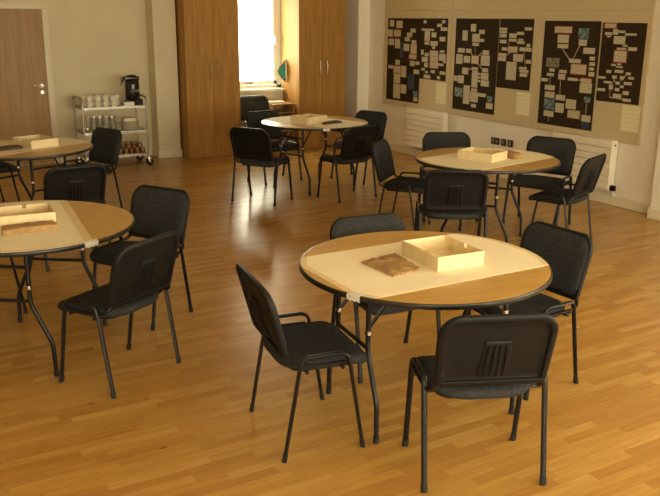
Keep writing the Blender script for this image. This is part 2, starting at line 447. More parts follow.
# ------------------------------------------------------------------ wardrobes
def wardrobe(x0, x1, split, hl, hr, label):
    y0, y1, z1 = 10.569, YB - .02, 2.42
    t = thing('wardrobe', label, 'wardrobe', ((x0 + x1) / 2, (y0 + y1) / 2, 0), 0, 'oak wardrobes on the back wall')
    ox, oy = (x0 + x1) / 2, (y0 + y1) / 2
    bm = bmesh.new()
    for a, b in ((x0, x0 + .019), (x1 - .019, x1)): box(bm, a - ox, b - ox, y0 + .022 - oy, y1 - oy, 0, z1)
    box(bm, x0 + .019 - ox, x1 - .019 - ox, y0 + .022 - oy, y1 - oy, z1 - .02, z1); box(bm, x0 + .019 - ox, x1 - .019 - ox, y0 + .022 - oy, y1 - oy, .0, .06)
    box(bm, x0 + .019 - ox, x1 - .019 - ox, y1 - .01 - oy, y1 - oy, .06, z1 - .02)
    link('carcass', bm, 'oak', t, smooth=False)
    for a, b, hx in ((x0, split - .002, hl), (split + .002, x1, hr)):
        d = link('door', B(a - (a + b) / 2, b - (a + b) / 2, 0, .019, .012, z1 - .004, .0015, 1), 'oak', t, ((a + b) / 2 - ox, y0 - oy, 0), smooth=False)
        bm = T(fillet([(0, .002, 1.085), (0, -.032, 1.085), (0, -.032, 1.295), (0, .002, 1.295)], .008), .0095, .007, 10)
        link('handle', bm, 'steel', d, (hx - (a + b) / 2, 0, 0))
    return t
wardrobe(3.945, 4.730, 4.345, 4.290, 4.392, 'tall oak two-door wardrobe left of the window, beside the cream pilaster')
wardrobe(5.665, 6.453, 6.060, 6.006, 6.124, 'tall oak two-door wardrobe right of the window, with teal cloth on its side')

# cloth pennant hung on the wardrobe's side
t = thing('hanging_cloth', 'teal cloth with red and yellow edging hung on the wardrobe side by the window', 'cloth', (5.662, 10.965, .955))
def kite(w, hgt, th):
    bm = bmesh.new(); n = 12; F, K = [], []
    for i in range(n + 1):
        v = i / n; wid = max(w * (1 - abs(2 * v - 1.0) ** 1.2), .004)
        f, k_ = [], []
        for k in range(9):
            u = k / 8; y = -.10 * u * wid + .010 * math.sin(9 * u + 2 * v)
            f.append(bm.verts.new((-.006 - u * wid, y - th, v * hgt))); k_.append(bm.verts.new((-.006 - u * wid, y, v * hgt)))
        F.append(f); K.append(k_)
    for i in range(n):
        for k in range(8):
            bm.faces.new((F[i][k], F[i][k + 1], F[i + 1][k + 1], F[i + 1][k])); bm.faces.new((K[i][k], K[i + 1][k], K[i + 1][k + 1], K[i][k + 1]))
        for k in (0, 8): bm.faces.new((F[i][k], F[i + 1][k], K[i + 1][k], K[i][k]))
    for i in (0, n):
        for k in range(8): bm.faces.new((F[i][k], F[i][k + 1], K[i][k + 1], K[i][k]))
    return bm
link('cloth', kite(.155, .33, .006), 'teal_cloth', t, (0, 0, .01))
def hem(u0, u1, v0, v1, m):
    bm = bmesh.new(); pts = []
    for i in range(9):
        v = v0 + (v1 - v0) * i / 8; wid = max(.155 * (1 - abs(2 * v - 1.0) ** 1.2), .004)
        pts.append((-.006 - wid, -.10 * wid + .010 * math.sin(9 + 2 * v) - .003, v * .33 + .01))
    return tube(bm, pts, .008, .006, 8)
link('hem', hem(1, 1, .62, .99, 'red'), 'red_cloth', t)
link('hem', hem(1, 1, .0, .38, 'red'), 'red_cloth', t)
o = link('hem', hem(1, 1, .38, .62, 'y'), 'yellow_cloth', t); o['label'] = 'yellow edging'

# low unit under the window
t = thing('shelf_unit', 'low open pine shelf unit under the window against the right wardrobe', 'shelf', (5.475, 10.86, 0))
bm = bmesh.new()
for x in (-.178, .160): box(bm, x, x + .018, -.17, .17, 0, .655, .002, 1)
box(bm, -.16, .16, .16, .17, 0, .655)
link('side_panels', bm, 'pine', t, smooth=False)
link('top_board', B(-.182, .182, -.178, .172, .655, .675, .003), 'pine', t)
for z in (.08, .27, .41, .54): link('shelf_board', B(-.16, .16, -.165, .16, z, z + .016, .002, 1), 'pine', t, smooth=False)
o = tag(link('paper_stack', B(-.13, .13, -.09, .09, 0, .03, .002, 1), 'slip', None, (5.42, 10.87, .675), smooth=False), 'pale flat folder lying on the pine shelf unit under the window', 'folder')

# ------------------------------------------------------------------ radiators
def radiator(y0, y1, z0, z1, label, valve):
    """low flat-fronted panel radiator on the right wall; y1 is the end nearer the camera"""
    t = thing('radiator', label, 'radiator', (XR, (y0 + y1) / 2, 0), 0, 'cream panel radiators')
    c = (y0 + y1) / 2; n = 7; hgt = (z1 - z0) / n
    bm = bmesh.new()
    for i in range(n): box(bm, -.105, -.06, y1 - c + .012, y0 - c - .012, z0 + i * hgt + .0028, z0 + (i + 1) * hgt - .0028, .0015, 1)
    link('front_panel', bm, 'rad', t)
    link('convector', B(-.066, -.03, y1 - c + .015, y0 - c - .015, z0 + .01, z1 - .01), 'groove', t, smooth=False)
    for e, s in ((y1 - c, 0), (y0 - c - .012, 0)):
        link('end_cap', B(-.105, -.012, e, e + .012, z0 - .002, z1 + .004, .003), 'rad_end', t)
    link('top_grille', B(-.105, -.012, y1 - c + .012, y0 - c - .012, z1 - .004, z1 + .006, .002), 'rad_end', t)
    bm = bmesh.new()
    for y in (y1 - c + .25, y0 - c - .25): box(bm, -.032, -.002, y - .02, y + .02, z0 + .05, z1 - .05)
    link('bracket', bm, 'rad_end', t)
    vy = (y1 - c - .035) if valve == 'near' else (y0 - c + .03)
    bm = T(fillet([(-.06, vy, z0 + .04), (-.06, vy, z0 - .055), (-.004, vy, z0 - .06)], .02), .009)
    link('pipe', bm, 'white', t)
    if valve == 'near':
        bm = B(-.082, -.038, vy - .022, vy + .036, z0 - .006, z0 + .052, .008); link('valve', bm, 'black_plastic', t)
        bm = LA([(.008, 0), (.008, .012), (.004, .013)], 12); bmesh.ops.rotate(bm, verts=bm.verts, cent=(0, 0, 0), matrix=Matrix.Rotation(PI / 2, 3, 'X'))
        link('bleed_plug', bm, 'black_plastic', t, (-.06, y1 - c - .0, z1 - .04))
    else:
        link('valve', B(-.078, -.042, vy - .03, vy + .02, z0 + .02, z0 + .06, .008), 'white', t)
    return t
radiator(9.445, 8.60, .155, .685, 'cream radiator on right wall below the far end of the pinboard', 'far')
radiator(6.615, 5.765, .172, .685, 'cream radiator on right wall with black valve, nearer the pillar at right edge', 'near')

# sockets
def socket(y, z, w, label, double=False):
    t = thing('wall_socket', label, 'socket', (XR, y, z), 0, 'black wall sockets')
    link('plate', B(-.010, 0, -w / 2, w / 2, -.043, .043, .004), 'socket', t)
    for dy in ((-.035, .035) if double else (0,)):
        link('insert', B(-.0125, -.0095, dy - .019, dy + .019, -.022, .022, .002), 'insert', t)
        if double: link('rocker', B(-.016, -.0095, dy - .008, dy + .008, .024, .036, .002), 'socket', t)
socket(7.665, .438, .150, 'double black wall socket, leftmost of three above the skirting', True)
socket(7.512, .440, .090, 'single black wall socket, middle one of the three on right wall')
socket(7.392, .442, .090, 'single black wall socket nearest of three to the radiator with black valve')

# ------------------------------------------------------------------ pin board, posters and sheets
PX = XR - .022
t = thing('pinboard', 'wide tan hessian pinboard covering the right wall above the radiators', 'pinboard', (XR, 7.8, 0))
for y0, y1 in ((10.15, 8.612), (8.608, 7.03), (7.026, 5.52)):
    link('board_panel', B(-.022, -.001, y1 - 7.8, y0 - 7.8, .69, 1.80 - .002, .002, 1), 'pin', t, smooth=False)
    link('board_panel', B(-.022, -.001, y1 - 7.8, y0 - 7.8, 1.802 + .20, 2.45, .002, 1), 'pin', t, smooth=False)
    link('board_panel', B(-.022, -.001, y1 - 7.8, y0 - 7.8, 1.80, 2.00, .0, 1), 'pin', t, smooth=False)
bm = bmesh.new(); box(bm, -.022, -.001, 5.505 - 7.8, 5.52 - 7.8, .675, 2.465); box(bm, -.022, -.001, 10.15 - 7.8, 10.165 - 7.8, .675, 2.465); box(bm, -.022, -.001, 5.52 - 7.8, 10.15 - 7.8, .675, .69)
link('board_edge', bm, 'pin', t, smooth=False)

POSTERS = [
  (10.072,9.272,0.749,1.899,
   '50,152,27,116,c 213,362,34,136,c -5,124,159,258,c 159,324,164,248,r 27,166,285,372,c 192,313,284,415,c 322,406,322,536,b 560,683,136,190,c 477,602,191,251,c 427,548,255,310,c 409,541,346,443,c 594,702,292,341,c 576,718,346,477,c 548,715,489,543,r 217,322,575,645,c 40,159,657,706,c 568,683,571,643,c 702,814,576,619,c 176,338,663,754,r 355,488,654,809,c 667,817,686,746,c 183,345,768,902,c 182,355,914,1120,c 368,502,913,1037,c 531,685,761,970,b 676,776,983,1064,t 681,781,1069,1125,c',
   ''),
  (9.267,8.690,1.097,1.902,
   '51,114,23,65,c 453,525,20,61,c 353,456,67,108,c 434,587,111,157,c 8,287,135,162,c 87,204,167,299,c 243,344,182,245,c 418,538,233,292,c 93,192,304,344,c 220,379,295,355,c 259,330,360,394,c 18,78,414,481,c 220,397,420,486,r 225,402,491,555,r 230,408,563,645,r 103,194,453,499,c 43,180,508,575,c 99,185,585,644,c 438,533,406,437,c 422,564,450,541,c 514,595,543,569,c 412,520,579,610,c 38,116,659,691,c 255,344,673,713,c 451,580,679,721,c 100,250,745,793,c 128,192,694,724,c 398,464,745,784,c',
   ''),
  (8.520,7.701,0.757,1.905,
   '300,398,65,156,c 143,243,146,271,c 461,565,134,182,c 337,476,185,284,c 483,562,240,278,c 348,471,292,330,c 65,198,367,422,c 225,333,370,419,c 37,167,443,565,c 190,316,459,544,c 347,475,454,544,r 551,666,376,432,c 522,687,438,563,c 171,290,606,689,c 357,476,590,623,c 558,669,593,641,c 368,483,631,842,c 539,680,650,733,c 547,697,741,814,c 12,84,718,786,c 95,211,709,807,c 486,524,656,683,c 490,528,700,727,c 494,532,743,770,c 44,202,866,980,t 218,342,827,1062,c 371,483,854,893,c 353,508,899,1026,c 514,656,902,946,c 384,479,1049,1093,c 686,776,923,999,t 669,792,1010,1081,c',
   '401,338,411,446 304,410,369,456 542,400,463,457 462,539,566,614 288,619,357,616'),
  (7.688,7.118,1.098,1.907,
   '431,546,93,127,c -9,131,104,130,c -5,131,135,168,c 15,128,176,215,c 21,134,243,284,c 178,298,167,218,c 303,421,145,180,c 175,304,228,259,c 333,414,225,247,c 314,440,252,282,c 479,537,276,313,c 61,151,330,366,c 171,330,320,381,r 367,564,320,365,c 5,146,398,435,c 6,143,440,492,c 268,436,400,486,c 485,572,457,500,c 161,333,495,706,c 382,507,543,573,c 393,540,577,607,c 401,523,613,653,c',
   '184,260,168,327 161,415,223,382 447,373,484,540'),
  (6.943,6.134,0.747,1.890,
   '163,408,63,124,r 510,654,72,181,t 212,376,146,232,c 221,378,245,291,c 525,638,189,254,c 600,759,272,335,c 69,265,400,502,o 408,574,396,439,c 448,659,455,553,r 125,206,516,549,c 276,388,523,556,c 92,200,568,601,c 267,372,565,628,c 15,114,629,665,c 413,551,598,631,c 606,747,596,636,r 595,763,642,748,c 697,769,361,400,c 701,776,418,457,c 700,769,474,505,c 700,780,521,568,c 77,228,701,757,c 86,233,774,841,c 85,245,853,971,t 90,242,986,1051,c 256,396,797,855,c 262,390,889,992,c 415,562,833,936,c 458,629,951,1028,n 671,762,786,847,t 660,787,982,1052,c 673,779,1058,1128,b',
   '292,297,413,405 537,261,466,392 152,606,148,702 180,1056,167,1109 309,634,317,795 714,853,716,982 559,615,606,617'),
  (6.111,5.556,1.078,1.879,
   '30,174,10,50,r 40,133,96,126,c 143,208,64,119,c 214,297,77,100,c 300,443,102,124,c 67,117,131,146,c 161,308,133,212,c 284,341,215,235,c 214,332,246,266,c 357,463,236,271,c 189,342,279,387,r 161,219,411,431,c 238,289,402,422,c 228,312,430,445,c 107,169,475,506,c 215,324,468,498,c -3,104,545,569,c 190,248,527,557,c 291,339,526,561,c 359,422,486,511,c 396,465,528,553,c 87,184,589,612,c 347,447,581,611,c 243,295,585,615,c 160,210,622,673,c 303,351,621,647,c 242,297,651,682,c 9,114,667,696,c 347,420,673,711,c 224,331,710,746,c 356,457,748,778,c',
   '305,577,367,512 236,597,212,563 181,679,181,752 181,752,355,757 210,599,178,609'),
]
PLAB = ['tall black poster at the far left end of the pinboard',
        'shorter black poster joined to the far left tall one, three red cards stacked mid-right',
        'tall black poster in middle of pinboard, cards radiating from one red card',
        'shorter black poster right of the middle tall one, above a typed yellow sheet',
        'tall black poster with photographs and ribbon lines, nearer end of the pinboard',
        'shorter black poster at near right end of pinboard with one big red-edged card']
KIND = dict(c='card', r='redcard', n='card', b='blue', t='teal', o='olive')
for (y0, y1, zb, zt, cards, lines), lab in zip(POSTERS, PLAB):
    h, w = zt - zb, y0 - y1
    t = thing('poster', lab, 'poster', (PX, y0, zb), 0, 'black display posters')
    link('backing', B(-.005, 0, -w, 0, 0, h, .001, 1), 'black_card', t, smooth=False)
    if lines:
        for q in lines.split():
            a, b, c, d = [float(v) / 1000 for v in q.split(',')]
            link('ribbon', T([(-.0058, -a, h - b), (-.0058, -c, h - d)], .007, .0012, 6), 'string', t, smooth=False)
    for q in cards.split():
        a, b, c, d, k = q.split(',')
        a, b, c, d = [float(v) / 1000 for v in (a, b, c, d)]
        a = max(a, .004); b = min(b, w - .004)
        cw, chh = (b - a) / 2, (d - c) / 2
        nm = 'photograph' if k in 'bto' else 'card'
        cd = link(nm, B(-.0022, 0, -cw, cw, -chh, chh), KIND[k], t, (-.0066 if k in 'rn' else -.0054, -(a + b) / 2, h - (c + d) / 2), smooth=False)
        if k in 'rn':
            link('card_border', B(.0005, .0016, -cw - .009, cw + .009, -chh - .009, chh + .009), 'red' if k == 'r' else 'rust', cd, smooth=False)
def sheet(y0, y1, z0, z1, label):
    c = ((y0 + y1) / 2, (z0 + z1) / 2)
    o = link('typed_sheet', B(-.0016, 0, -(y0 - y1) / 2, (y0 - y1) / 2, -(z1 - z0) / 2, (z1 - z0) / 2), 'sheet', None, (PX, *c), smooth=False)
    tag(o, label, 'paper sheet', 'yellow typed sheets on the pinboard')
sheet(8.885, 8.668, .795, 1.072, 'typed yellow sheet under the shorter poster at far left of pinboard')
sheet(7.318, 7.095, .805, 1.072, 'typed yellow sheet under the middle pair of black posters')
sheet(5.752, 5.525, .80, 1.066, 'typed yellow sheet under the poster at the near end of pinboard')

# ------------------------------------------------------------------ chairs
def back_warp(y_off):
    """u across, v up (centre of the back), h towards the rear"""
    def f(u, v, h):
        y = -.208 - .27 * v - .40 * (.045 - u * u) - h
        arch = .022 * (1 - (u / .24) ** 2) * max(0, (v + .05) / .21)
        arch += .030 * (1 - min(1, abs(u) / .20) ** 3) * max(0, (-v - .06) / .105)
        return Vector((u * (1 + .12 * v), y + y_off, .634 + v + arch))
    return f
def seat_warp(x, y, h):
    yy = y + .030
    dip = -.016 * (1 - (x / .24) ** 2) * (1 - ((yy) / .25) ** 2)
    front = -.018 * max(0, (yy - .12) / .10) ** 2
    return Vector((x * (1 - .02 * (yy + .2)), yy, .452 + h + dip + front))

def make_chair(name, label, cat, group, shell='black_plastic', fab='fabric', tubem='black_tube'):
    t = thing(name, label, cat, (0, 0, 0), 0, group)
    bm = bmesh.new()
    pad(bm, .243, .208, .08, rb=.17, prof= [(.19, -.045), (.12, -.045), (.05, -.045), (.012, -.042), (.001, -.030), (0, -.014), (.006, -.004), (.02, .003), (.05, .006), (.09, .007), (.13, .007), (.17, .007)], warp=seat_warp)
    s = link('seat', bm, fab, t)
    bm = bmesh.new()
    pad(bm, .205, .165, .07, [(.12, -.056), (.05, -.056), (.004, -.052), (0, -.040)], seat_warp)
    link('seat_base', bm, shell, s)
    # backrest: fabric cushion on the front, ribbed plastic shell behind
    bk = bmesh.new()
    pad(bk, .236, .157, .078, [(.13, -.026), (.10, -.026), (.07, -.025), (.04, -.022), (.018, -.016), (.004, -.006), (0, .004)], back_warp(0))
    b = link('backrest', bk, fab, t)
    sh = bmesh.new()
    pad(sh, .242, .165, .082, [(.10, .0), (.05, -.002), (.016, -.006), (.004, -.004), (0, .004), (.001, .017), (.006, .023), (.016, .0265), (.026, .0265), (.030, .024), (.034, .012), (.038, .0095), (.07, .0095), (.10, .0095), (.13, .0095)], back_warp(0), 9, rb=.034)
    shl = link('back_shell', sh, shell, b)
    w = back_warp(0); rb = bmesh.new()
    pad(rb, .066, .094, .012, [(.03, .005), (.0, .006), (.0, .012), (.004, .0155), (.012, .0165), (.03, .0165), (.05, .0165)], lambda u, v, h: w(u * (1 - .8 * (v + .08)), v - .046, h), 4)
    for u in (-.040, -.0133, .0133, .040): tube(rb, [w(u * 1.02, -.128, .016), w(u, -.03, .0175), w(u * .88, .030, .0165)], .007, .007, 8)
    link('back_ribs', rb, shell, shl)
    for sx in (-1, 1):
        X = .259 * sx; side = (1, 0, 0)
        rl = [(X, -.194, .008), (X, -.124, .420)]; fl = [(X, .186, .008), (X, .118, .420)]
        for pts in (rl, fl):
            lg = link('leg', T(pts, .0135, .009, 10, side), tubem, t)
            p0 = Vector(pts[0]); d = (Vector(pts[1]) - p0).normalized()
            link('foot_cap', T([p0 - d * .008, p0 + d * .028], .0155, .011, 10, side), 'rubber', lg)
        arc = fillet([(X, -.124, .418), (X, -.1155, .462), (X, -.100, .486), (X, .075, .488), (X, .106, .470), (X, .118, .418)], .03)
        link('side_rail', T(arc, .0135, .009, 10, side), tubem, t)
        sup = smooth_path([(.205 * sx, -.200, .60), (.208 * sx, -.188, .545), (.217 * sx, -.180, .490), (.238 * sx, -.165, .456), (.250 * sx, -.130, .442), (.254 * sx, -.085, .440), (.254 * sx, .09, .436)], 5)
        link('back_support', T(sup, .0115, .0085, 10), tubem, t)
        for y in (-.10, .10):
            bb = LA([(.008, -.004), (.008, .010), (.003, .012)], 10)
            bmesh.ops.rotate(bb, verts=bb.verts, cent=(0, 0, 0), matrix=Matrix.Rotation(-PI / 2 * sx, 3, 'Y'))
            link('bolt', bb, tubem, t, (X - .012 * sx, y, .425))
    for y in (-.085, .085):
        link('cross_bar', T([(-.255, y, .412), (.255, y, .412)], .009, .008, 8), tubem, t)
    return t

R = math.radians
CHAIRS = [
 (2.176, 2.444, 336.6, 'black stacking chair nearest us, seen square from behind at nearest round table'),
 (1.693, 3.096, 261.4, 'black stacking chair seen side-on at left of the nearest round table'),
 (3.015, 3.064, 92.1, 'black stacking chair at right side of nearest round table, facing us'),
 (2.464, 3.554, 175.8, 'black stacking chair behind the nearest round table, only its back top clear'),
 (1.105, 4.160, 30.1, 'black stacking chair with ribbed back towards us at the front left table'),
 (1.490, 4.997, 120.3, 'black stacking chair showing its padded back, right side of front left table'),
 (.577, 5.580, 285.0, 'black stacking chair mostly hidden behind front left table at picture edge'),
 (1.381, 6.474, 6.8, 'black stacking chair with its back to us between the two left tables'),
 (1.955, 8.090, 108.8, 'black stacking chair in front of the crockery trolley, at far left table'),
 (1.118, 8.650, 280.0, 'black stacking chair at left picture edge beside the far left table'),
 (3.696, 7.731, 303.7, 'black stacking chair seen from behind at left of table before the wardrobes'),
 (4.313, 8.664, 188.2, 'black stacking chair behind the left side of table before the wardrobes'),
 (4.595, 7.462, 8.1, 'black stacking chair with back to us at right front of far middle table'),
 (5.225, 8.244, 107.4, 'black stacking chair facing us at right of the far middle table'),
 (4.332, 6.011, 219.1, 'black stacking chair turned side-on, left of the table by the right wall'),
 (4.987, 6.185, 151.5, 'black stacking chair behind the table by right wall, below the typed sheet'),
 (4.024, 4.944, 328.5, 'black stacking chair with ribbed back to us in front of right wall table'),
 (5.573, 5.548, 114.3, 'black stacking chair facing us at right wall table, before radiator with black valve'),
 (5.246, 4.930, 21.5, 'black stacking chair with its back turned, rightmost chair at the right wall table'),
]
proto = make_chair('stacking_chair', CHAIRS[0][3], 'chair', 'black stacking chairs round the tables')
for i, (x, y, a, lab) in enumerate(CHAIRS):
    c = proto if i == 0 else copy_tree(proto)
    c.location = (x, y, 0); c.rotation_euler = (0, 0, R(a)); c['label'] = lab
vis = make_chair('visitor_chair', 'black vinyl chair with chrome legs in the niche under the window', 'chair', None, 'leather', 'leather', 'chrome')
vis.location = (5.003, 10.50, 0); vis.rotation_euler = (0, 0, R(180))

# ------------------------------------------------------------------ round tables
TR, TH = .61, .76
def make_table():
    t = thing('round_table', '-', 'table', (0, 0, 0), 0, 'round folding tables')
    link('tabletop', LA([(TR - .008, TH - .021), (TR - .006, TH - .003), (TR - .009, TH)], 96), 'top', t)
    link('edge_band', LA([(TR - .012, TH - .025), (TR - .002, TH - .025), (TR + .001, TH - .021), (TR + .001, TH - .006), (TR - .001, TH - .002), (TR - .007, TH - .0005), (TR - .012, TH - .004)], 96, cap=False), 'edge', t)
    link('underside', LA([(TR - .014, TH - .025), (TR - .014, TH - .022)], 64), 'ply', t)
    for s in (1, -1):
        for c in (1, -1):
            path = fillet([(.38 * s, .17 * c, TH - .026), (.38 * s, .17 * c, .415), (.38 * s, .275 * c, .19), (.38 * s, .28 * c, .012)], .035)
            lg = link('leg', T(path, .0125, seg=12), 'black_tube', t)
            link('foot_cap', T([(.38 * s, .28 * c, 0), (.38 * s, .28 * c, .035)], .0145, seg=12), 'rubber', lg)
            link('collar', T([(.38 * s, .17 * c, .50), (.38 * s, .17 * c, .518)], .0155, seg=12), 'steel', lg)
            br = link('brace', T([(.372 * s, .155 * c, .525), (.20 * s, .150 * c, TH - .036)], .0115, .005, 8), 'dull_steel' if s < 0 and c > 0 else 'black_tube', t)
        link('crossbar', T([(.38 * s, -.17, .62), (.38 * s, .17, .62)], .010), 'black_tube', t)
        link('crossbar', T([(.38 * s, -.17, .43), (.38 * s, .17, .43)], .010), 'black_tube', t)
    link('runner', B(-.40, .40, -.17, -.135, TH - .040, TH - .025, .003), 'black_tube', t)
    link('runner', B(-.40, .40, .135, .17, TH - .040, TH - .025, .003), 'black_tube', t)
    return t
TABLES = dict(
 near=(2.3228, 3.0410, 173, 'nearest round table, with an open tray and flattened brown paper bag on it'),
 wall=(4.6368, 5.2541, 38, 'round table by the right wall under the pinboard'),
 mid=(4.5393, 8.0873, 18, 'round table before the oak wardrobes and window'),
 left=(.7709, 4.7545, 55, 'round table at the left picture edge, nearer of the two left tables'),
 farleft=(1.2847, 7.6662, 112, 'round table before the door, farther of the two left tables'))
tp = make_table()
for i, (k, (x, y, a, lab)) in enumerate(TABLES.items()):
    c = tp if i == 0 else copy_tree(tp)
    c.location = (x, y, 0); c.rotation_euler = (0, 0, R(a)); c['label'] = lab

# paper strips taped across the tables
def strip(key, ang, hw, off, s0, s1, wrap, label):
    x, y = TABLES[key][:2]
    t = thing('paper_cover', label, 'paper cover', (x, y, TH), R(ang), 'cream paper strips on tables')
    RR = TR - .006; n = 24
    def ends(w):
        q = math.sqrt(max(RR * RR - w * w, 0))
        return max(s0, -q), min(s1, q)
    ws = [off - hw + 2 * hw * i / n for i in range(n + 1)]
    ws = [max(min(w, RR * .995), -RR * .995) for w in ws]
    def strip_poly(f0, f1, z0, z1):
        bm = bmesh.new(); lo = []; 
        for w in ws:
            lo.append([bm.verts.new((f(w), w, z)) for z in (z0, z1) for f in (f0, f1)])
        for a, b in zip(lo, lo[1:]):
            bm.faces.new((a[0], a[1], b[1], b[0])); bm.faces.new((a[2], b[2], b[3], a[3]))
            bm.faces.new((a[0], b[0], b[2], a[2])); bm.faces.new((a[1], a[3], b[3], b[1]))
        for a in (lo[0], lo[-1]): bm.faces.new((a[0], a[2], a[3], a[1]))
        return bm
    link('paper', strip_poly(lambda w: ends(w)[0], lambda w: ends(w)[1], .0002, .0014), 'paper', t, smooth=False)
    link('tape_strip', strip_poly(lambda w: ends(w)[0], lambda w: ends(w)[0] + .032, .0014, .0018), 'tape', t, smooth=False)
    link('tape_strip', strip_poly(lambda w: ends(w)[1] - .028, lambda w: ends(w)[1], .0014, .0018), 'tape', t, smooth=False)
    if key == 'left':                     # this one is taped along its long edge as well
        w1 = ws[-1]; q = ends(w1); e0 = max(q[0], -math.sqrt(RR * RR - w1 * w1)); e1 = -e0
        link('tape_strip', B(e0 + .012, e1 - .012, w1 - .045, w1 - .002, .0018, .0022), 'tape', t, smooth=False)
    # white tape folded down over the table edge
    a0, a1 = R(wrap[0] - ang), R(wrap[1] - ang); bm = bmesh.new(); rows = []
    for i in range(9):
        a = a0 + (a1 - a0) * i / 8; j = .004 * math.sin(i * 2.3)
        prof = [(TR - .024 + j, .0022), (TR - .004, .0026), (TR + .006, -.002), (TR + .0065, -.016 + j), (TR + .005, -.027 + j)]
        rows.append([bm.verts.new((r * math.cos(a), r * math.sin(a), z)) for r, z in prof])
    for p, q in zip(rows, rows[1:]):
        for k in range(4): bm.faces.new((p[k], p[k + 1], q[k + 1], q[k]))
    bmesh.ops.solidify(bm, geom=bm.faces[:], thickness=-.0012)
    o = link('corner_tape', bm, 'white_tape', t); o['label'] = 'white tape folded over table edge'
strip('near', 0, .345, .012, -.565, .60, (200.5, 207), 'cream paper strip taped across the nearest round table')
strip('wall', 11, .345, .0, -.60, .60, (213, 221), 'cream paper strip across the table by the right wall')
strip('mid', 287, .345, .02, -.60, .60, (249, 256), 'cream paper strip across the table before the wardrobes')
strip('left', 264.4, .36, -.065, -.60, .60, (288, 296), 'cream paper strip across the nearer left table')
strip('farleft', 27.6, .345, .08, -.60, .60, (190, 196), 'cream paper strip across the farther left table')

# shallow ply trays
def make_tray():
    t = thing('wooden_tray', '-', 'tray', (0, 0, 0), 0, 'shallow open wooden trays')
    L, W, H, k = .165, .1325, .072, .008
    link('base', B(-L + k, L - k, -W + k, W - k, .001, .007), 'box', t, smooth=False)
    link('side', B(-L, L, -W, -W + k, 0, H, .0012, 1), 'box', t, smooth=False)
    bm = bmesh.new()                                  # long side with the square notch in its rim
    pts = [(-L, 0), (L, 0), (L, H), (.038, H), (.038, H - .020), (.012, H - .020), (.012, H), (-L, H)]
    a = [bm.verts.new((x, W - k, z)) for x, z in pts]; b = [bm.verts.new((x, W, z)) for x, z in pts]
    bm.faces.new(a); bm.faces.new(b[::-1])
    for i in range(8): bm.faces.new((a[i], b[i], b[(i + 1) % 8], a[(i + 1) % 8]))
    o = link('side', bm, 'box', t, smooth=False); o['label'] = 'long side with notched rim'
    for x in (-L, L - k): link('side', B(x, x + k, -W + k, W - k, 0, H, .0012, 1), 'box', t, smooth=False)
    return t
TRAYS = [
 ('near', .100, -.010, -94, 'open wooden tray with a white slip inside, on the nearest round table'),
 ('wall', -.062, -.012, -70, 'open wooden tray on the table by the right wall'),
 ('mid', -.080, .000, 18.6, 'open wooden tray on the table before the oak wardrobes'),
 ('left', -.005, .035, -4, 'open wooden tray on the nearer left table, cut by picture edge'),
 ('farleft', .120, .020, 108, 'open wooden tray on the farther left table before the door')]
tr = make_tray()
for i, (k, dx, dy, a, lab) in enumerate(TRAYS):
    c = tr if i == 0 else copy_tree(tr)
    c.location = (TABLES[k][0] + dx, TABLES[k][1] + dy, TH + .0016); c.rotation_euler = (0, 0, R(a)); c['label'] = lab
o = link('paper_slip', B(-.06, .06, -.05, .05, 0, .002), 'slip', None, (2.3228 + .075, 3.041 + .02, TH + .0092), smooth=False)
o.rotation_euler = (0, 0, R(12)); tag(o, 'white paper slip lying inside the tray on the nearest table', 'paper')

